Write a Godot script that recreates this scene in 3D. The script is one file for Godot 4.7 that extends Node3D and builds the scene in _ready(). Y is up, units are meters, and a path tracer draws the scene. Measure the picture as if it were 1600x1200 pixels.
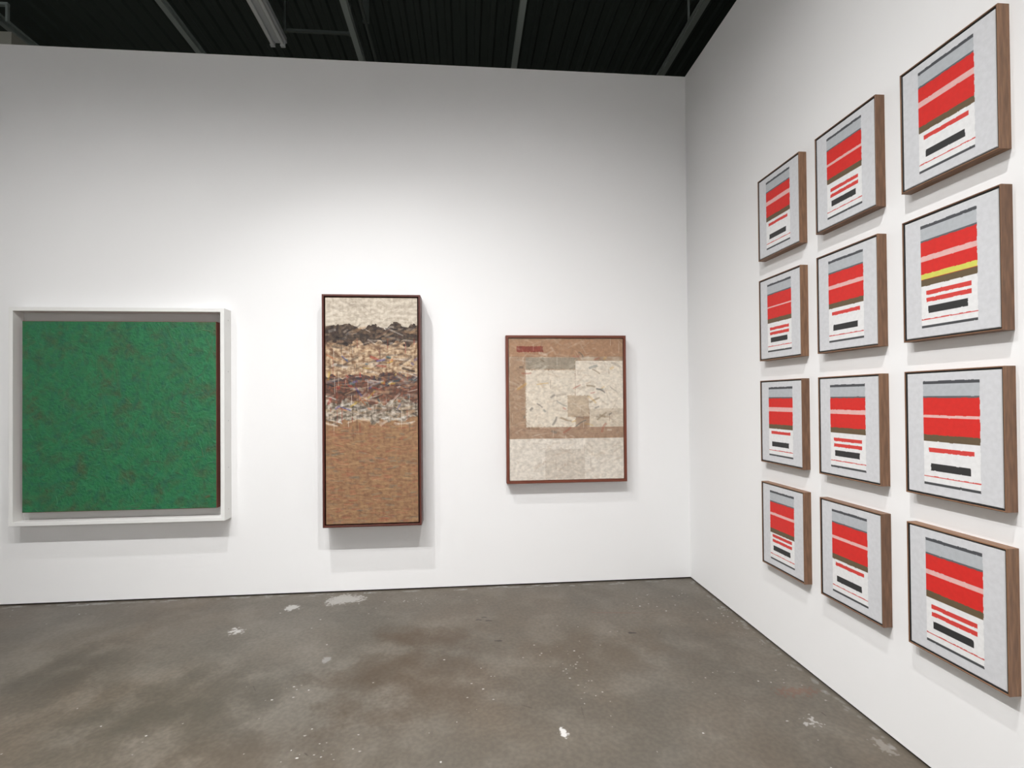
extends Node3D

var rng := RandomNumberGenerator.new()
var used := {}
const WALL_H := 4.494      # height of the white gallery walls
const BEAM_Y := 5.2        # underside of the steel in the open ceiling
const BACK := [[-5.2, 5.4], [-4.0, 5.6], [-2.8, 4.8], [-1.5, 8.4]]      # x and strength of the lamps that face the back wall
const RIGHT := [[1.9, 10.2], [3.1, 8.6], [4.3, 9.2]]      # z and strength of the lamps that face the right wall
const WHITE := Color(0.93, 0.93, 0.93)

# ---------------------------------------------------------------- helpers
func numbered(called: String) -> String:
	var n: int = used.get(called, 0)
	used[called] = n + 1
	return called if n == 0 else "%s_%03d" % [called, n]

func thing(called: String, label: String, category: String, at: Vector3, turn := 0.0, group := "") -> Node3D:
	var o := Node3D.new()
	o.name = numbered(called)
	add_child(o)
	o.position = at
	o.rotation.y = turn
	o.set_meta("label", label)
	o.set_meta("category", category)
	if group: o.set_meta("group", group)
	return o

func begin() -> SurfaceTool:
	var st := SurfaceTool.new()
	st.begin(Mesh.PRIMITIVE_TRIANGLES)
	return st

# a, b, c, d run counter-clockwise as seen from outside
func quad(st: SurfaceTool, a: Vector3, b: Vector3, c: Vector3, d: Vector3, uv := [Vector2(0, 1), Vector2(1, 1), Vector2(1, 0), Vector2(0, 0)]) -> void:
	var n := (c - a).cross(d - b).normalized()
	var p := [a, b, c, d]
	for k in [0, 2, 1, 0, 3, 2]:
		st.set_normal(n)
		st.set_uv(uv[k])
		st.add_vertex(p[k])

func box(st: SurfaceTool, lo: Vector3, hi: Vector3) -> void:
	var x0 := lo.x; var y0 := lo.y; var z0 := lo.z
	var x1 := hi.x; var y1 := hi.y; var z1 := hi.z
	quad(st, Vector3(x0, y0, z1), Vector3(x1, y0, z1), Vector3(x1, y1, z1), Vector3(x0, y1, z1))
	quad(st, Vector3(x1, y0, z0), Vector3(x0, y0, z0), Vector3(x0, y1, z0), Vector3(x1, y1, z0))
	quad(st, Vector3(x1, y0, z1), Vector3(x1, y0, z0), Vector3(x1, y1, z0), Vector3(x1, y1, z1))
	quad(st, Vector3(x0, y0, z0), Vector3(x0, y0, z1), Vector3(x0, y1, z1), Vector3(x0, y1, z0))
	quad(st, Vector3(x0, y1, z1), Vector3(x1, y1, z1), Vector3(x1, y1, z0), Vector3(x0, y1, z0))
	quad(st, Vector3(x0, y0, z0), Vector3(x1, y0, z0), Vector3(x1, y0, z1), Vector3(x0, y0, z1))

# a prism: the profile (counter-clockwise seen from the end b) swept from a to b, per-point ends given
func loft(st: SurfaceTool, ea: Array, eb: Array, caps := true) -> void:
	var n := ea.size()
	for i in n:
		var j := (i + 1) % n
		quad(st, ea[i], ea[j], eb[j], eb[i])
	if caps:
		for i in range(1, n - 1):
			quad(st, eb[0], eb[i], eb[i + 1], eb[i + 1])
			quad(st, ea[0], ea[i + 1], ea[i], ea[i])

# tube of n sides from a to b
func tube(st: SurfaceTool, a: Vector3, b: Vector3, ra: float, rb: float, n := 20) -> void:
	var ax := (b - a).normalized()
	var s := ax.cross(Vector3.UP if absf(ax.y) < 0.9 else Vector3.RIGHT).normalized()
	var t := ax.cross(s)
	var ea := []
	var eb := []
	for i in n:
		var d := s * cos(TAU * i / n) + t * sin(TAU * i / n)
		ea.append(a + d * ra)
		eb.append(b + d * rb)
	loft(st, ea, eb)

func obj(called: String, st: SurfaceTool, m: Material, parent: Node = self) -> MeshInstance3D:
	var o := MeshInstance3D.new()
	o.mesh = st.commit()
	o.mesh.surface_set_material(0, m)
	if parent == self:
		o.name = numbered(called)
	else:
		o.name = called
	o.cast_shadow = GeometryInstance3D.SHADOW_CASTING_SETTING_ON
	parent.add_child(o, true)
	return o

func struct(called: String, st: SurfaceTool, m: Material, label := "") -> MeshInstance3D:
	var o := obj(called, st, m)
	o.set_meta("kind", "structure")
	if label: o.set_meta("label", label)
	return o

func mat(c: Color, rough := 0.6, metal := 0.0) -> StandardMaterial3D:
	var m := StandardMaterial3D.new()
	m.albedo_color = c
	m.roughness = rough
	m.metallic = metal
	return m

func noise(sd: int, freq: float, oct := 4) -> FastNoiseLite:
	var n := FastNoiseLite.new()
	n.seed = sd
	n.noise_type = FastNoiseLite.TYPE_SIMPLEX_SMOOTH
	n.frequency = freq
	n.fractal_octaves = oct
	return n

func rgb(r: float, g: float, b: float) -> Vector3:
	return Vector3(r, g, b) / 255.0

# wood: streaks that run along the texture's v
func wood(sd: int, dark: Vector3, light: Vector3, rough: float) -> StandardMaterial3D:
	var a := noise(sd, 0.06, 4)
	var b := noise(sd + 1, 0.25, 2)
	var w := 64
	var h := 256
	var by := PackedByteArray()
	by.resize(w * h * 3)
	for y in h:
		for x in w:
			var t := clampf(0.5 + 0.55 * a.get_noise_2d(x * 2.2, y * 0.22) + 0.28 * b.get_noise_2d(x * 2.0, y * 0.1), 0, 1)
			var c := dark.lerp(light, t)
			var i := (y * w + x) * 3
			by[i] = int(c.x * 255); by[i + 1] = int(c.y * 255); by[i + 2] = int(c.z * 255)
	var m := mat(Color.WHITE, rough)
	m.albedo_texture = ImageTexture.create_from_image(Image.create_from_data(w, h, false, Image.FORMAT_RGB8, by))
	return m

# ---------------------------------------------------------------- paint on canvas
class Paint:
	var w: int
	var h: int
	var c := PackedVector3Array()
	var z := PackedFloat32Array()
	var r: RandomNumberGenerator
	func _init(ww: int, hh: int, rr: RandomNumberGenerator) -> void:
		w = ww; h = hh; r = rr
		c.resize(w * h); z.resize(w * h)
	# a brush stroke of pixels: centre, direction, length, width, colour, cover, how thick the paint lies, bend
	func stroke(x: float, y: float, ang: float, ln: float, wd: float, col: Vector3, cover: float, thick: float, bend := 0.0) -> void:
		var hw := int(ceil(wd / 2))
		var bristle := PackedFloat32Array()
		for i in 2 * hw + 2: bristle.append(r.randf_range(0.25, 1.0))
		var px := x - cos(ang) * ln / 2
		var py := y - sin(ang) * ln / 2
		var a := ang - bend / 2
		var n := int(ln)
		for s in n:
			px += cos(a); py += sin(a); a += bend / n
			var fade := minf(1.0, minf(s, n - s) / 5.0)
			var nx := -sin(a)
			var ny := cos(a)
			for t in range(-hw, hw + 1):
				var qx := int(px + nx * t)
				var qy := int(py + ny * t)
				if qx < 0 or qy < 0 or qx >= w or qy >= h: continue
				var k := cover * fade * bristle[t + hw] * (1.0 - absf(t) / (hw + 1.0) * 0.5)
				var i := qy * w + qx
				c[i] = c[i].lerp(col, k)
				z[i] = lerpf(z[i], thick * bristle[t + hw], k)
	func material(depth: float, rough: float) -> StandardMaterial3D:
		var by := PackedByteArray()
		by.resize(w * h * 3)
		var hb := PackedByteArray()
		hb.resize(w * h)
		for i in w * h:
			by[i * 3] = int(clampf(c[i].x, 0, 1) * 255)
			by[i * 3 + 1] = int(clampf(c[i].y, 0, 1) * 255)
			by[i * 3 + 2] = int(clampf(c[i].z, 0, 1) * 255)
			hb[i] = int(clampf(z[i], 0, 1) * 255)
		var m := StandardMaterial3D.new()
		m.albedo_texture = ImageTexture.create_from_image(Image.create_from_data(w, h, false, Image.FORMAT_RGB8, by))
		m.roughness = rough
		if depth > 0:
			var hi := Image.create_from_data(w, h, false, Image.FORMAT_L8, hb)
			hi.bump_map_to_normal_map(depth)
			m.normal_enabled = true
			m.normal_texture = ImageTexture.create_from_image(hi)
		return m

# green field of thick, short, crossing strokes
func paint_green() -> StandardMaterial3D:
	var p := Paint.new(800, 800, rng)
	var a := noise(11, 0.008, 4)
	var b := noise(12, 0.03, 3)
	for y in p.h:
		for x in p.w:
			var v := rgb(36, 110, 68)
			v = v.lerp(rgb(74, 82, 56), clampf(a.get_noise_2d(x, y) * 1.5, 0, 0.75))
			v = v.lerp(rgb(24, 82, 66), clampf(b.get_noise_2d(x, y) * 1.2, 0, 0.6))
			p.c[y * p.w + x] = v
			p.z[y * p.w + x] = 0.4 + 0.3 * b.get_noise_2d(x * 2, y * 2)
	var cols := [rgb(40, 122, 76), rgb(34, 106, 66), rgb(48, 134, 86), rgb(26, 88, 58), rgb(78, 88, 58), rgb(30, 92, 78), rgb(60, 116, 72), rgb(38, 118, 72)]
	for k in 2600:
		var x := rng.randf() * p.w
		var y := rng.randf() * p.h
		var ang := a.get_noise_2d(x * 0.8 + 900, y * 0.8) * 5.0 + rng.randfn() * 0.5
		p.stroke(x, y, ang, rng.randf_range(24, 100), rng.randf_range(6, 18), cols[rng.randi() % cols.size()], rng.randf_range(0.12, 0.5), rng.randf(), rng.randfn() * 0.5)
	for k in 130:
		p.stroke(rng.randf() * p.w, rng.randf() * p.h, rng.randfn() * 0.7, rng.randf_range(14, 46), 3, [rgb(112, 92, 62), rgb(84, 58, 50), rgb(22, 62, 48), rgb(86, 152, 108)][k % 4], 0.5, 1.0, rng.randfn() * 0.3)
	p.stroke(762, 752, -0.3, 26, 12, rgb(128, 62, 44), 0.7, 0.8)
	return p.material(4.0, 0.45)

# loose horizontal fields of colour: linen, near-black, ochre, rust, and a tan lower half
func paint_tall() -> StandardMaterial3D:
	var p := Paint.new(400, 960, rng)
	var a := noise(21, 0.012, 4)
	var b := noise(22, 0.05, 4)
	var st := noise(23, 0.02, 3)
	# lower edge of each field (fraction of the height) with two colours that it mixes
	var f := [
		[0.125, rgb(204, 194, 178), rgb(168, 156, 140)], [0.205, rgb(44, 34, 30), rgb(92, 76, 62)],
		[0.345, rgb(196, 172, 142), rgb(112, 84, 62)], [0.385, rgb(54, 50, 56), rgb(120, 74, 54)],
		[0.46, rgb(122, 76, 58), rgb(72, 54, 46)], [0.545, rgb(186, 174, 160), rgb(84, 74, 60)],
		[1.01, rgb(152, 118, 84), rgb(126, 92, 68)]]
	for y in p.h:
		for x in p.w:
			var v := float(y) / p.h + a.get_noise_2d(x, y) * 0.035
			var k := 0
			while k < f.size() - 1 and v > f[k][0]: k += 1
			var m := clampf(0.45 + 0.9 * b.get_noise_2d(x * 0.7, y) + 0.4 * st.get_noise_2d(x * 3.0, y * 0.5), 0, 1)
			p.c[y * p.w + x] = (f[k][1] as Vector3).lerp(f[k][2], m)
			p.z[y * p.w + x] = 0.45 + 0.15 * b.get_noise_2d(x, y)
	var top := [rgb(226, 218, 206), rgb(30, 26, 26), rgb(176, 140, 104), rgb(232, 228, 220), rgb(96, 66, 52), rgb(62, 52, 46), rgb(190, 164, 132)]
	for k in 420:
		var y := rng.randf_range(0.13, 0.56) * p.h
		p.stroke(rng.randf() * p.w, y, rng.randfn() * 0.35, rng.randf_range(18, 90), rng.randf_range(3, 12), top[rng.randi() % top.size()], rng.randf_range(0.25, 0.8), rng.randf(), rng.randfn() * 0.4)
	for k in 46:   # accents: blue, red, yellow, petrol
		p.stroke(rng.randf() * p.w, rng.randf_range(0.25, 0.5) * p.h, rng.randfn() * 0.6, rng.randf_range(14, 54), rng.randf_range(4, 11), [rgb(66, 70, 142), rgb(172, 44, 36), rgb(206, 168, 60), rgb(36, 88, 104), rgb(186, 92, 48)][k % 5], 0.75, 0.9)
	for k in 60:   # runs of thin paint
		p.stroke(rng.randf() * p.w, rng.randf_range(0.18, 0.6) * p.h, PI / 2, rng.randf_range(20, 80), 2, [rgb(228, 224, 214), rgb(40, 34, 32), rgb(150, 48, 40)][k % 3], 0.7, 0.9)
	for k in 50:
		p.stroke(rng.randf() * p.w, rng.randf_range(0.01, 0.12) * p.h, rng.randfn() * 0.5, rng.randf_range(30, 110), rng.randf_range(5, 14), [rgb(216, 207, 192), rgb(150, 138, 124), rgb(190, 179, 163)][k % 3], 0.5, rng.randf())
	for k in 720:  # lower half: short level dashes of brick, slate and straw
		p.stroke(rng.randf() * p.w, rng.randf_range(0.57, 0.995) * p.h, rng.randfn() * 0.12, rng.randf_range(14, 56), rng.randf_range(4, 9), [rgb(166, 132, 94), rgb(158, 88, 66), rgb(104, 106, 98), rgb(174, 142, 104), rgb(138, 102, 74), rgb(150, 116, 84), rgb(162, 104, 78)][k % 7], rng.randf_range(0.25, 0.65), rng.randf())
	return p.material(4.0, 0.75)

# loose patches of cream, tan and grey with a few dark and coloured strokes
func paint_collage() -> StandardMaterial3D:
	var p := Paint.new(560, 680, rng)
	var a := noise(31, 0.01, 4)
	var b := noise(32, 0.045, 4)
	for y in p.h:
		for x in p.w:
			p.c[y * p.w + x] = rgb(188, 172, 152).lerp(rgb(150, 124, 102), clampf(0.5 + a.get_noise_2d(x, y), 0, 1))
			p.z[y * p.w + x] = 0.4 + 0.1 * b.get_noise_2d(x, y)
	# patches: x0, y0, x1, y1 as fractions, colour
	var pt := [
		[0.0, 0.0, 1.0, 0.13, rgb(160, 124, 96)], [0.0, 0.13, 0.14, 0.7, rgb(158, 130, 106)], [0.14, 0.13, 0.6, 0.22, rgb(148, 138, 122)],
		[0.14, 0.22, 0.58, 0.63, rgb(214, 204, 188)], [0.58, 0.16, 1.0, 0.5, rgb(220, 211, 196)], [0.7, 0.5, 1.0, 0.64, rgb(200, 188, 170)],
		[0.0, 0.63, 1.0, 0.71, rgb(156, 128, 106)], [0.0, 0.71, 1.0, 1.0, rgb(214, 207, 196)], [0.3, 0.78, 0.66, 1.0, rgb(196, 186, 173)],
		[0.66, 0.71, 1.0, 0.84, rgb(206, 197, 184)], [0.06, 0.05, 0.3, 0.1, rgb(128, 62, 50)], [0.5, 0.4, 0.7, 0.56, rgb(182, 164, 142)]]
	for q in pt:
		var cv: Vector3 = q[4]
		for y in range(int(q[1] * p.h), int(q[3] * p.h)):
			for x in range(int(q[0] * p.w), int(q[2] * p.w)):
				var e := minf(minf(x - q[0] * p.w, q[2] * p.w - x), minf(y - q[1] * p.h, q[3] * p.h - y))
				if e < 3.0 + 5.0 * b.get_noise_2d(x * 2, y * 2) and q[2] < 1.0: continue
				var i := y * p.w + x
				p.c[i] = p.c[i].lerp(cv * (1.0 + 0.08 * b.get_noise_2d(x, y * 1.6) + 0.1 * a.get_noise_2d(x * 3, y * 3)), 0.92)
				p.z[i] = 0.55 + 0.08 * b.get_noise_2d(x + 300, y)
	for k in 420:
		var y := rng.randf()
		var col: Vector3 = [rgb(226, 218, 204), rgb(206, 194, 176), rgb(178, 160, 140), rgb(156, 134, 114)][k % 4]
		p.stroke(rng.randf() * p.w, y * p.h, rng.randfn() * 0.5, rng.randf_range(14, 80), rng.randf_range(3, 10), col, 0.3, rng.randf(), rng.randfn() * 0.3)
	for k in 64:   # loose dark and coloured strokes all over the upper part
		p.stroke(rng.randf_range(0.1, 0.95) * p.w, rng.randf_range(0.1, 0.68) * p.h, rng.randfn() * 0.5, rng.randf_range(20, 70), rng.randf_range(4, 12), [rgb(52, 50, 50), rgb(70, 82, 84), rgb(228, 219, 204), rgb(104, 86, 62), rgb(150, 66, 52), rgb(204, 156, 70), rgb(176, 150, 122), rgb(128, 116, 104)][k % 8], 0.6, 0.8, rng.randfn() * 0.5)
	for k in 40:
		p.stroke(rng.randf() * p.w, rng.randf() * p.h, PI / 2, rng.randf_range(20, 60), 2, [rgb(120, 100, 84), rgb(230, 224, 212)][k % 2], 0.6, 0.8)
	return p.material(4.0, 0.75)

# pale canvas with level bars of grey, red, off-white and charcoal; the heights of the bars differ from one to the next
func paint_bars(row: int, col: int) -> StandardMaterial3D:
	var p := Paint.new(240, 300, rng)
	var b := noise(40 + row * 3 + col, 0.04, 3)
	var weave := noise(70, 0.5, 1)
	var bars := []
	var x0 := 0.19
	var x1 := 0.8
	bars.append([x0, 0.06, x1, 0.085, rgb(70, 72, 76)])
	bars.append([x0, 0.085, x1, 0.185, rgb(176, 180, 184)])
	bars.append([x0, 0.185, x1, 0.2, rgb(92, 94, 98)])
	var cut := 0.52 + rng.randf_range(-0.02, 0.02)
	bars.append([x0, 0.2, x1, cut, rgb(208, 36, 29)])
	bars.append([x0, 0.33 + rng.randf_range(-0.02, 0.02), x1 , 0.365, rgb(222, 176, 172)])
	bars.append([x0, cut, x1, 0.92, rgb(226, 226, 226)])
	bars.append([x0, cut - 0.005, x1, cut + 0.05, rgb(98, 82, 58)])
	var y := 0.61 + rng.randf_range(-0.015, 0.015)
	for k in 1 + (row + col) % 2:
		bars.append([x0 + 0.06, y, x1 - 0.06, y + 0.035, rgb(206, 62, 56)])
		y += 0.06
	bars.append([x0 + 0.08, 0.745, x1 - 0.1, 0.805, rgb(44, 44, 44)])
	bars.append([x0, 0.85, x1, 0.858, rgb(200, 70, 64)])
	bars.append([x0, 0.905, x1, 0.925, rgb(66, 68, 70)])
	if row == 1 and col == 2:
		bars.append([x0, 0.47, x1, 0.515, rgb(206, 206, 92)])
	for yy in p.h:
		for xx in p.w:
			var u := float(xx) / p.w + b.get_noise_2d(xx * 0.6, yy) * 0.003
			var v := float(yy) / p.h + b.get_noise_2d(xx, yy * 0.6 + 500) * 0.003
			var c := rgb(204, 205, 208)
			for q in bars:
				if u > q[0] and u < q[2] and v > q[1] and v < q[3]: c = q[4]
			p.c[yy * p.w + xx] = c * (1.0 + 0.03 * b.get_noise_2d(xx * 1.5, yy * 1.5) + 0.01 * weave.get_noise_2d(xx, yy))
	return p.material(0.0, 0.6)

# stained and trowelled concrete, x -8.2..0, z 0..8.2
func concrete() -> StandardMaterial3D:
	var n := 2048
	var s := n / 8.2
	var big := noise(51, 0.0024, 5).get_image(n, n, false, false, false).get_data()
	var mid := noise(52, 0.012, 5).get_image(n, n, false, false, false).get_data()
	var fin := noise(53, 0.12, 4).get_image(n, n, false, false, false).get_data()
	var swn := noise(54, 0.006, 5)
	swn.domain_warp_enabled = true
	swn.domain_warp_amplitude = 90.0
	swn.domain_warp_frequency = 0.004
	var swi := swn.get_image(n, n, false, false, false).get_data()
	var by := PackedByteArray()
	by.resize(n * n * 3)
	var grey := Vector3(98, 93, 85)
	var warm := Vector3(92, 80, 67)
	var dark := Vector3(74, 70, 63)
	var pale := Vector3(120, 115, 107)
	for i in n * n:
		var g := big[i] / 255.0
		var m := mid[i] / 255.0
		var w := swi[i] / 255.0
		var c := grey.lerp(warm, clampf((g - 0.2) * 1.1, 0, 0.8))
		c = c.lerp(dark, clampf((w - 0.35) * 0.9, 0, 0.5))
		c = c.lerp(pale, clampf((m - 0.48) * 1.0, 0, 0.45))
		c *= 0.90 + 0.2 * (fin[i] / 255.0)
		by[i * 3] = int(clampf(c.x, 0, 255)); by[i * 3 + 1] = int(clampf(c.y, 0, 255)); by[i * 3 + 2] = int(clampf(c.z, 0, 255))
	var put := func(x: float, z: float, rx: float, rz: float, col: Vector3, k: float, ragged: float) -> void:
		var cx := (x + 8.2) * s
		var cz := z * s
		var ax := rx * s
		var az := rz * s
		for yy in range(maxi(0, int(cz - az * 1.6)), mini(n, int(cz + az * 1.6) + 1)):
			for xx in range(maxi(0, int(cx - ax * 1.6)), mini(n, int(cx + ax * 1.6) + 1)):
				var d := Vector2((xx - cx) / maxf(ax, 0.7), (yy - cz) / maxf(az, 0.7)).length()
				var j := (yy * n + xx) * 3
				d += ragged * ((fin[yy * n + xx] - 128) / 128.0 * (1.0 if rx < 0.2 else 0.15) + (mid[yy * n + xx] - 128) / 128.0)
				if d < 1.0:
					var q := k * clampf((1.0 - d) * (4.0 if rx < 0.2 else 1.0), 0, 1)
					by[j] = int(lerpf(by[j], col.x, q)); by[j + 1] = int(lerpf(by[j + 1], col.y, q)); by[j + 2] = int(lerpf(by[j + 2], col.z, q))
	var white := Vector3(205, 205, 203)
	# brown and dark stains
	put.call(-2.35, 1.4, 0.55, 0.45, Vector3(68, 55, 42), 0.5, 0.8)
	put.call(-2.3, 0.85, 0.35, 0.2, Vector3(72, 58, 45), 0.6, 0.9)
	put.call(-3.5, 1.6, 0.65, 0.45, Vector3(60, 57, 49), 0.5, 0.8)
	put.call(-4.4, 1.2, 0.3, 0.5, Vector3(62, 57, 50), 0.5, 0.8)
	put.call(-1.1, 1.2, 0.6, 0.3, Vector3(80, 67, 53), 0.4, 0.9)
	put.call(-2.9, 2.1, 0.5, 0.3, Vector3(74, 63, 51), 0.4, 0.9)
	# spilt white wall paint
	put.call(-2.99, 0.16, 0.13, 0.085, white, 0.5, 1.0)
	put.call(-3.34, 0.28, 0.05, 0.05, white, 0.6, 0.7)
	put.call(-3.6, 0.66, 0.06, 0.06, white, 0.65, 0.9)
	put.call(-2.86, 1.14, 0.035, 0.05, Vector3(150, 150, 148), 0.6, 0.6)
	put.call(-0.28, 2.03, 0.05, 0.05, white, 0.55, 1.2)
	put.call(-0.08, 2.2, 0.03, 0.05, white, 0.3, 1.3)
	put.call(-1.52, 1.98, 0.025, 0.05, white, 0.9, 0.9)
	put.call(-0.2, 1.75, 0.1, 0.05, Vector3(120, 74, 58), 0.35, 0.9)
	# trails of drips
	var trails := [[-2.44, 0.25, 0.14, 0.06, 16], [-2.1, 0.28, 0.3, 0.08, 12], [-2.75, 2.0, 0.12, 0.05, 14], [-1.42, 1.23, 0.12, 0.1, 14], [-1.31, 1.42, 0.05, 0.16, 16], [-1.32, 1.7, 0.04, 0.16, 12],
		[-1.9, 1.6, 0.06, 0.15, 10], [-0.35, 0.62, 0.12, 0.16, 14], [-0.06, 0.7, 0.04, 0.06, 10], [-0.7, 0.4, 0.3, 0.2, 14], [-0.1, 1.2, 0.06, 0.5, 16], [-0.5, 1.9, 0.4, 0.3, 16], [-3.4, 1.3, 0.6, 0.5, 10], [-2.95, 1.5, 0.06, 0.1, 8], [-1.6, 0.5, 1.2, 0.4, 16], [-4.4, 0.3, 1.2, 0.3, 14], [-1.8, 2.8, 1.6, 0.8, 40], [-5.0, 3.5, 2.0, 2.0, 40]]
	for t in trails:
		for k in t[4]:
			var r := rng.randf_range(0.0015, 0.0055)
			put.call(t[0] + rng.randfn() * t[2], maxf(0.02, t[1] + rng.randfn() * t[3]), r * rng.randf_range(0.7, 1.8), r, white, rng.randf_range(0.5, 0.95), 0.25)
	for k in 60:   # dabs along the foot of the walls
		put.call(rng.randf_range(-6, 0), rng.randf_range(0.01, 0.06), rng.randf_range(0.02, 0.09), 0.015, Vector3(150, 151, 150), 0.5, 0.8)
		put.call(-rng.randf_range(0.01, 0.05), rng.randf_range(0, 3), 0.012, rng.randf_range(0.01, 0.03), Vector3(150, 151, 150), 0.35, 0.8)
	# dark scuffs and scratches
	for k in 26:
		var x := rng.randf_range(-5.5, -0.1)
		var z := rng.randf_range(0.2, 2.6)
		var a := rng.randf() * TAU
		var l := rng.randf_range(0.02, 0.1)
		for i in 14:
			put.call(x + cos(a) * l * i / 14, z + sin(a) * l * i / 14, 0.003, 0.003, Vector3(46, 42, 37), 0.4, 0.2)
	for i in 50:
		put.call(-1.05 + 0.36 * i / 50.0, 0.62 + 0.05 * i / 50.0, 0.005, 0.004, Vector3(112, 60, 46), 0.5, 0.3)
	for q in [[-1.86, 0.62], [-1.83, 0.68], [-1.9, 0.66], [-0.86, 0.98], [-1.78, 1.0]]:
		put.call(q[0], q[1], 0.03, 0.012, Vector3(38, 34, 30), 0.7, 0.5)
	var m := mat(Color.WHITE, 0.5)
	m.metallic_specular = 0.4
	m.albedo_texture = ImageTexture.create_from_image(Image.create_from_data(n, n, false, Image.FORMAT_RGB8, by))
	var nt := NoiseTexture2D.new()
	nt.width = 512; nt.height = 512; nt.seamless = true; nt.as_normal_map = true; nt.bump_strength = 1.5
	nt.noise = noise(55, 0.03, 4)
	m.normal_enabled = true
	m.normal_texture = nt
	m.normal_scale = 0.15
	return m

# ---------------------------------------------------------------- things
# four mitred rails round a w by h opening, standing z0..z1 off the wall; local origin at bottom centre
func rails(root: Node3D, w: float, h: float, face: float, z0: float, z1: float, m: Material, called := "frame_rail", lift := 0.0) -> void:
	var ch := 0.0015
	# profile in (inward, out of the wall)
	var pr := [Vector2(0, z0), Vector2(face, z0), Vector2(face, z1 - ch), Vector2(face - ch, z1), Vector2(ch, z1), Vector2(0, z1 - ch)]
	var corner := func(k: int, u: float, z: float) -> Vector3:
		match k:
			0: return Vector3(-w / 2 + u, lift + u, z)
			1: return Vector3(w / 2 - u, lift + u, z)
			2: return Vector3(w / 2 - u, lift + h - u, z)
		return Vector3(-w / 2 + u, lift + h - u, z)
	for k in 4:
		var ea := []
		var eb := []
		for q in pr:
			ea.append(corner.call(k, q.x, q.y))
			eb.append(corner.call((k + 1) % 4, q.x, q.y))
		var st := begin()
		var n := pr.size()
		for i in n:
			var j := (i + 1) % n
			var v0: float = 0.1 * i
			quad(st, ea[i], eb[i], eb[j], ea[j], [Vector2(v0, 0), Vector2(v0, 1), Vector2(v0 + 0.3, 1), Vector2(v0 + 0.3, 0)])
		for i in range(1, n - 1):
			quad(st, ea[0], ea[i], ea[i + 1], ea[i + 1])
			quad(st, eb[0], eb[i + 1], eb[i], eb[i])
		obj(called, st, m, root)

func canvas(root: Node3D, w: float, h: float, y: float, z0: float, z1: float, front: Material, side: Material) -> MeshInstance3D:
	var x := w / 2
	var e := 0.003
	var st := begin()
	quad(st, Vector3(-x + e, y + e, z1), Vector3(x - e, y + e, z1), Vector3(x - e, y + h - e, z1), Vector3(-x + e, y + h - e, z1))
	st.generate_tangents()
	var s2 := begin()
	var f := [Vector3(-x + e, y + e, z1), Vector3(x - e, y + e, z1), Vector3(x - e, y + h - e, z1), Vector3(-x + e, y + h - e, z1)]
	var g := [Vector3(-x, y, z1 - e), Vector3(x, y, z1 - e), Vector3(x, y + h, z1 - e), Vector3(-x, y + h, z1 - e)]
	var b := [Vector3(-x, y, z0), Vector3(x, y, z0), Vector3(x, y + h, z0), Vector3(-x, y + h, z0)]
	for i in 4:
		var j := (i + 1) % 4
		quad(s2, g[i], g[j], f[j], f[i])
		quad(s2, b[i], b[j], g[j], g[i])
	quad(s2, b[1], b[0], b[3], b[2])
	var o := obj("canvas", st, front, root)
	s2.commit(o.mesh)
	o.mesh.surface_set_material(1, side)
	return o

func slab(root: Node3D, called: String, lo: Vector3, hi: Vector3, m: Material) -> void:
	var st := begin()
	box(st, lo, hi)
	obj(called, st, m, root)

func beam(x: float, z0: float, z1: float, label: String, m: Material, flange := 0.055) -> void:
	var t := thing("steel_beam", label, "beam", Vector3(x, BEAM_Y, 0), 0.0, "steel beams in the open ceiling")
	slab(t, "bottom_flange", Vector3(-flange / 2, 0, z0), Vector3(flange / 2, 0.01, z1), m)
	slab(t, "web", Vector3(-0.005, 0.01, z0), Vector3(0.005, 0.06, z1), m)
	slab(t, "top_flange", Vector3(-flange / 2, 0.06, z0), Vector3(flange / 2, 0.07, z1), m)
	for k in 8:
		slab(t, "hanger", Vector3(-0.008, 0.07, -4.4 + 2.0 * k), Vector3(0.008, 0.394, -4.384 + 2.0 * k), m)

func spot(at: Vector3, aim: Vector3, energy: float, angle: float, label: String, group: String, mb: Material, mg: Material) -> void:
	var t := thing("track_spotlight", label, "spotlight", at, 0.0, group)
	var d := (aim - at).normalized()
	var s := begin()
	tube(s, Vector3(0, 0.15, 0), Vector3(0, 0.0, 0), 0.009, 0.009, 10)
	obj("stem", s, mb, t)
	slab(t, "adapter", Vector3(-0.018, 0.14, -0.05), Vector3(0.018, 0.169, 0.05), mb)
	s = begin()
	tube(s, -d * 0.08, d * 0.07, 0.045, 0.05)
	var head := obj("lamp_head", s, mb, t)
	s = begin()
	tube(s, d * 0.07, d * 0.074, 0.042, 0.042)
	obj("lens", s, mg, head)
	var l := SpotLight3D.new()
	l.name = "light"
	t.add_child(l)
	l.position = d * 0.085
	l.look_at_from_position(at + d * 0.085, aim, Vector3.UP)
	l.light_color = Color(1.0, 0.996, 0.993)
	l.light_energy = energy
	l.spot_angle = angle
	l.spot_angle_attenuation = 1.0
	l.spot_range = 30.0
	l.spot_attenuation = 2.0
	l.light_size = 0.02
	l.shadow_enabled = true

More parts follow.
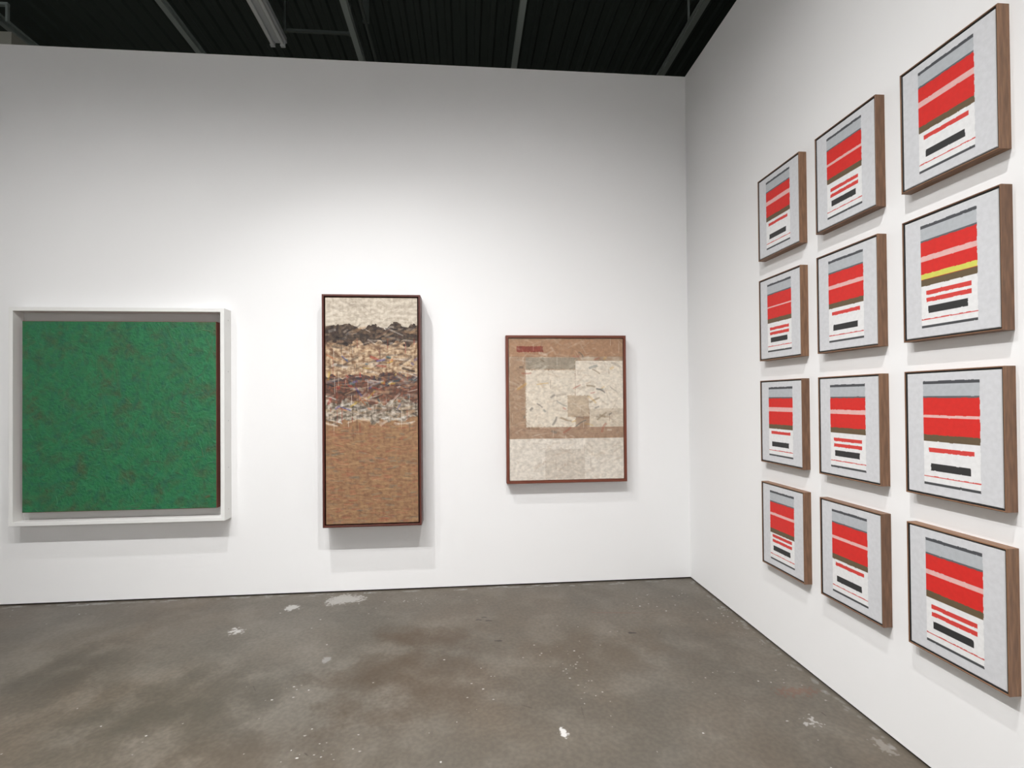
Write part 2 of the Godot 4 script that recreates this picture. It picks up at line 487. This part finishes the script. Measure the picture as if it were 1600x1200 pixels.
func _ready() -> void:
	rng.seed = 20240
	# ---- camera, surroundings, exposure
	var cam := Camera3D.new()
	cam.name = "camera"
	add_child(cam)
	cam.near = 0.05
	cam.far = 60.0
	cam.projection = Camera3D.PROJECTION_FRUSTUM
	cam.keep_aspect = Camera3D.KEEP_HEIGHT
	cam.size = 0.05 * 2.0 * 600.0 / 804.0
	cam.frustum_offset = Vector2(0, 0.05 * 15.25 / 804.0)
	cam.transform = Transform3D(Basis(Vector3(0.99614644, -0.00839949, 0.08730247), Vector3(0.00750267, 0.99991572, 0.01059567), Vector3(-0.08738411, -0.00989984, 0.9961255)).orthonormalized(), Vector3(-1.9738, 1.6113, 4.4426))
	cam.current = true
	var we := WorldEnvironment.new()
	we.name = "environment"
	var env := Environment.new()
	env.background_mode = Environment.BG_COLOR
	env.background_color = Color.BLACK
	env.tonemap_mode = Environment.TONE_MAPPER_LINEAR
	env.tonemap_exposure = 0.97
	env.sdfgi_enabled = true
	env.ssao_enabled = true
	env.ssil_enabled = true
	we.environment = env
	add_child(we)

	# ---- lamps on the two tracks that wash the walls (above the frame)
	var black := mat(Color(0.06, 0.06, 0.06), 0.5)
	var glow := mat(Color(0.9, 0.9, 0.9), 0.3)
	glow.emission_enabled = true
	glow.emission = Color(1.0, 0.996, 0.993)
	glow.emission_energy_multiplier = 4.0
	var nth := ["first", "second", "third", "fourth"]
	for q in BACK:
		spot(Vector3(q[0], 5.05, 3.4), Vector3(q[0], 0.0, 1.25), q[1], 58.0, "black track spotlight aimed at the back wall, %s from the left" % nth[BACK.find(q)], "spotlights for the back wall", black, glow)
	for q in RIGHT:
		spot(Vector3(-3.4, 5.05, q[0]), Vector3(-2.3, 0.0, q[0] + 0.2), q[1], 56.0, "black track spotlight aimed at the right wall, %s from the back wall" % nth[RIGHT.find(q)], "spotlights for the right wall", black, glow)
	for q in [-6.6, -4.6, -2.6, -0.9]:   # the wall behind the camera is lit like the other two
		spot(Vector3(q, 5.05, 5.6), Vector3(q, 1.2, 8.2), 15.0, 50.0, "black track spotlight aimed at the wall behind the camera, %s from the left wall" % nth[[-6.6, -4.6, -2.6, -0.9].find(q)], "spotlights for the wall behind the camera", black, glow)
	for q in [-6.0, -2.5]:   # the hall beyond the back wall has lamps as well
		spot(Vector3(q, 4.6, -2.8), Vector3(q, 0, -2.9), 26.0, 60.0, "black track spotlight in the hall beyond the back wall, %s from the left" % nth[[-6.0, -2.5].find(q)], "spotlights beyond the back wall", black, glow)

	# ---- the room
	var st := begin()
	var white := mat(WHITE, 0.85)
	quad(st, Vector3(-10, 0, 11), Vector3(3, 0, 11), Vector3(3, 0, -5), Vector3(-10, 0, -5), [Vector2(-1.8 / 8.2, 11 / 8.2), Vector2(11.2 / 8.2, 11 / 8.2), Vector2(11.2 / 8.2, -5 / 8.2), Vector2(-1.8 / 8.2, -5 / 8.2)])
	st.generate_tangents()
	struct("floor", st, concrete(), "worn grey brown concrete floor with white paint drips")
	st = begin(); box(st, Vector3(-10, -0.2, -5), Vector3(3, -0.02, 11)); struct("floor_slab", st, black)
	var gap := 0.013
	st = begin(); box(st, Vector3(-8.2, gap, -0.18), Vector3(0, WALL_H, 0)); struct("wall_back", st, white, "tall white gallery wall behind the three large paintings")
	st = begin(); box(st, Vector3(0, gap, -0.18), Vector3(0.18, WALL_H, 8.2)); struct("wall_right", st, white, "tall white gallery wall with the grid of twelve pictures")
	st = begin(); box(st, Vector3(-8.38, gap, -0.18), Vector3(-8.2, WALL_H, 8.38)); struct("wall_left", st, white)
	st = begin(); box(st, Vector3(-8.2, gap, 8.2), Vector3(0.18, WALL_H, 8.38)); struct("wall_front", st, white)
	st = begin(); box(st, Vector3(-8.2, 0, -0.17), Vector3(0.1, gap, -0.1)); struct("baseboard_back", st, white, "recessed base along the foot of the back wall")
	st = begin(); box(st, Vector3(0.1, 0, -0.17), Vector3(0.17, gap, 8.2)); struct("baseboard_right", st, white, "recessed base along the foot of the right wall")

	# ---- the open ceiling above and beyond the walls
	var deckm := mat(Color(0.18, 0.22, 0.205), 0.7)
	st = begin()
	var x := -10.0
	while x < 3.0:   # ribbed metal deck, ribs parallel to the beams
		var p := [Vector2(x, 5.62), Vector2(x + 0.07, 5.62), Vector2(x + 0.09, 5.595), Vector2(x + 0.135, 5.595), Vector2(x + 0.155, 5.62)]
		for i in 4:
			quad(st, Vector3(p[i].x, p[i].y, -5), Vector3(p[i + 1].x, p[i + 1].y, -5), Vector3(p[i + 1].x, p[i + 1].y, 11), Vector3(p[i].x, p[i].y, 11))
		x += 0.155
	struct("ceiling", st, deckm, "dark ribbed metal ceiling deck")
	st = begin(); box(st, Vector3(-10.2, 5.64, -5.2), Vector3(3.2, 5.8, 11.2)); struct("ceiling_slab", st, deckm)
	for q in [["wall_hall_back", Vector3(-10.2, 0, -5.2), Vector3(3.2, 5.8, -5)], ["wall_hall_front", Vector3(-10.2, 0, 11), Vector3(3.2, 5.8, 11.2)], ["wall_hall_left", Vector3(-10.2, 0, -5), Vector3(-10, 5.8, 11)], ["wall_hall_right", Vector3(3, 0, -5), Vector3(3.2, 5.8, 11)]]:
		st = begin(); box(st, q[1], q[2]); struct(q[0], st, deckm)
	var steel := mat(Color(0.56, 0.6, 0.59), 0.55)
	var paint_grey := mat(Color(0.3, 0.33, 0.32), 0.5)
	beam(-6.335, -4.9, 10.9, "grey steel ceiling beam at far left, above the green painting", steel)
	beam(-4.70, -4.9, 10.9, "grey steel ceiling beam just left of the hanging strip lamp", steel)
	beam(-3.06, -4.9, 10.9, "grey steel ceiling beam above the tall narrow painting", steel)
	beam(-1.435, -4.9, 10.9, "grey steel ceiling beam above the collage painting", steel)
	beam(0.22, -4.9, 10.9, "grey steel ceiling beam nearest the right wall", steel)

	# strip lamp that hangs between the second and third beam
	var lampm := mat(Color(0.8, 0.82, 0.83), 0.35)
	var tubem := mat(Color(0.88, 0.9, 0.9), 0.15)
	var t := thing("strip_lamp", "pale unlit twin-tube strip lamp hanging under the dark ceiling", "lamp", Vector3(-3.85, 5.2, 0))
	slab(t, "housing", Vector3(-0.085, 0.035, -0.92), Vector3(0.085, 0.09, 1.6), lampm)
	for s in [-1, 1]:
		st = begin(); tube(st, Vector3(0.05 * s, 0.012, -0.9), Vector3(0.05 * s, 0.012, 1.58), 0.019, 0.019, 16)
		var lt := obj("lamp_tube", st, tubem, t)
		for z in [-0.91, 1.57]:
			slab(lt, "lamp_holder", Vector3(0.05 * s - 0.022, -0.01, z - 0.01), Vector3(0.05 * s + 0.022, 0.036, z + 0.02), lampm)
	for z in [-0.6, 1.3]:
		st = begin(); tube(st, Vector3(0, 0.09, z), Vector3(0, 0.4, z), 0.006, 0.006, 8); obj("hanger_rod", st, steel, t)

	# thin conduit beside the third beam, cross strut, bracket and pier at far left
	t = thing("conduit", "thin dark conduit running beside the ceiling beam above the tall painting", "conduit", Vector3(-2.92, 5.26, 0))
	st = begin(); tube(st, Vector3(0, 0, -4.9), Vector3(0, 0, 10.9), 0.016, 0.016, 12); obj("pipe", st, mat(Color(0.3, 0.33, 0.32), 0.5), t)
	for z in [-2.0, -0.6, 0.8]:
		slab(t, "clip", Vector3(-0.03, 0.0, z - 0.015), Vector3(0.03, 0.305, z + 0.015), mat(Color(0.3, 0.33, 0.32), 0.5))
	t = thing("cross_strut", "short dark strut between the ceiling beams right of the strip lamp", "strut", Vector3(-3.9, 5.26, -0.78))
	slab(t, "channel", Vector3(0.16, 0.0, -0.012), Vector3(0.8, 0.025, 0.012), paint_grey)
	for s in [0.17, 0.79]:
		slab(t, "end_plate", Vector3(s - 0.01, -0.005, -0.02), Vector3(s + 0.01, 0.311, 0.02), paint_grey)
	t = thing("pipe_bracket", "thin grey bracket under the ceiling in the far left corner", "bracket", Vector3(-6.13, 5.2, -0.62))
	slab(t, "arm", Vector3(-0.6, 0.05, -0.015), Vector3(0.0, 0.075, 0.015), steel)
	slab(t, "drop", Vector3(-0.02, -0.1, -0.012), Vector3(0.0, 0.05, 0.012), steel)
	slab(t, "hanger", Vector3(-0.3, 0.075, -0.01), Vector3(-0.28, 0.37, 0.01), steel)
	st = begin(); box(st, Vector3(-6.8, 0, -0.9), Vector3(-6.09, 5.0, -0.6)); struct("wall_pier", st, mat(Color(0.66, 0.66, 0.62), 0.8), "pale pier rising behind the back wall at far left")

	# tracks for the spotlights
	t = thing("lighting_track", "black lighting track facing the back wall", "track", Vector3(-3.2, 5.222, 3.4))
	slab(t, "rail", Vector3(-3.2, 0, -0.018), Vector3(2.9, 0.06, 0.018), black)
	t = thing("lighting_track", "black lighting track facing the right wall", "track", Vector3(-3.4, 5.222, 3.4), PI / 2)
	slab(t, "rail", Vector3(-1.2, 0, -0.018), Vector3(-0.05, 0.06, 0.018), black)
	slab(t, "rail", Vector3(0.05, 0, -0.018), Vector3(1.8, 0.06, 0.018), black)
	t = thing("lighting_track", "black lighting track facing the wall behind the camera", "track", Vector3(-3.8, 5.222, 5.6))
	slab(t, "rail", Vector3(-3.4, 0, -0.018), Vector3(3.4, 0.06, 0.018), black)
	t = thing("lighting_track", "black lighting track in the hall beyond the back wall", "track", Vector3(-4.2, 4.772, -2.8))
	slab(t, "rail", Vector3(-2.5, 0, -0.018), Vector3(2.5, 0.06, 0.018), black)
	for q in [-2.2, 2.2]:
		slab(t, "hanger", Vector3(q - 0.01, 0.06, -0.01), Vector3(q + 0.01, 0.795, 0.01), black)

	# ---- green painting in its deep white box
	var boxw := mat(Color(0.9, 0.9, 0.89), 0.5)
	t = thing("green_painting", "large square green painting in a deep white box frame", "painting", Vector3(-4.7185, 0.653, 0))
	rails(t, 1.604, 1.707, 0.03, 0.0, 0.12, boxw)
	slab(t, "backboard", Vector3(-0.773, 0.029, 0.005), Vector3(0.773, 1.678, 0.02), mat(Color(0.76, 0.76, 0.75), 0.8))
	var cg := canvas(t, 1.457, 1.504, 0.0985, 0.03, 0.09, paint_green(), mat(Color(0.45, 0.24, 0.19), 0.8))
	cg.set_meta("label", "thickly brushed green canvas with brown red edges")
	slab(t, "spacer", Vector3(-0.6, 0.2, 0.02), Vector3(0.6, 1.5, 0.03), boxw)
	for q in [0.08, 0.42, 0.8, 1.2, 1.62]:
		var s := begin()
		tube(s, Vector3(0.8019, q, 0.05), Vector3(0.8026, q, 0.05), 0.004, 0.004, 10)
		obj("screw", s, mat(Color(0.6, 0.6, 0.58), 0.4), t)

	# ---- tall painting
	t = thing("tall_painting", "tall narrow painting, pale and dark above, tan below, thin dark frame", "painting", Vector3(-2.7456, 0.582, 0))
	rails(t, 0.789, 1.891, 0.016, 0.0, 0.165, wood(61, rgb(58, 26, 20), rgb(104, 46, 32), 0.45))
	slab(t, "backboard", Vector3(-0.38, 0.015, 0.1), Vector3(0.38, 1.876, 0.12), black)
	canvas(t, 0.742, 1.844, 0.0235, 0.12, 0.157, paint_tall(), mat(Color(0.3, 0.22, 0.17), 0.8))

	# ---- collage painting
	t = thing("collage_painting", "beige and white collage painting in brown wood frame by the corner", "painting", Vector3(-1.1184, 0.889, 0))
	rails(t, 1.0445, 1.2635, 0.021, 0.0, 0.085, wood(63, rgb(86, 42, 30), rgb(134, 70, 46), 0.45))
	slab(t, "backboard", Vector3(-0.505, 0.02, 0.02), Vector3(0.505, 1.244, 0.04), black)
	canvas(t, 0.999, 1.218, 0.0228, 0.04, 0.074, paint_collage(), mat(Color(0.7, 0.66, 0.6), 0.8))

	# ---- grid of twelve framed pictures on the right wall
	var rows := ["top row", "second row", "third row", "bottom row"]
	var cols := ["column nearest the room corner", "middle column", "column farthest from the corner"]
	var woods := [wood(65, rgb(102, 74, 55), rgb(146, 108, 80), 0.5), wood(67, rgb(96, 69, 51), rgb(138, 101, 75), 0.5), wood(69, rgb(106, 77, 57), rgb(150, 112, 83), 0.5)]
	for r in 4:
		for c in 3:
			var zc := 1.205 + 0.5614 * c + 0.4245 / 2
			var yb := 3.0323 - 0.6582 * r - 0.5292
			t = thing("framed_picture", "walnut-framed red and white picture on right wall, %s, %s" % [rows[r], cols[c]], "picture", Vector3(0, yb, zc), -PI / 2, "grid of twelve framed pictures")
			rails(t, 0.4245, 0.5292, 0.0055, 0.0, 0.047, woods[(r * 2 + c) % 3])
			rails(t, 0.4135, 0.5182, 0.0045, 0.012, 0.0445, black, "liner", 0.0055)
			slab(t, "backboard", Vector3(-0.202, 0.0105, 0.012), Vector3(0.202, 0.5187, 0.02), black)
			canvas(t, 0.4025, 0.5072, 0.011, 0.02, 0.0435, paint_bars(r, c), mat(Color(0.8, 0.8, 0.8), 0.8))
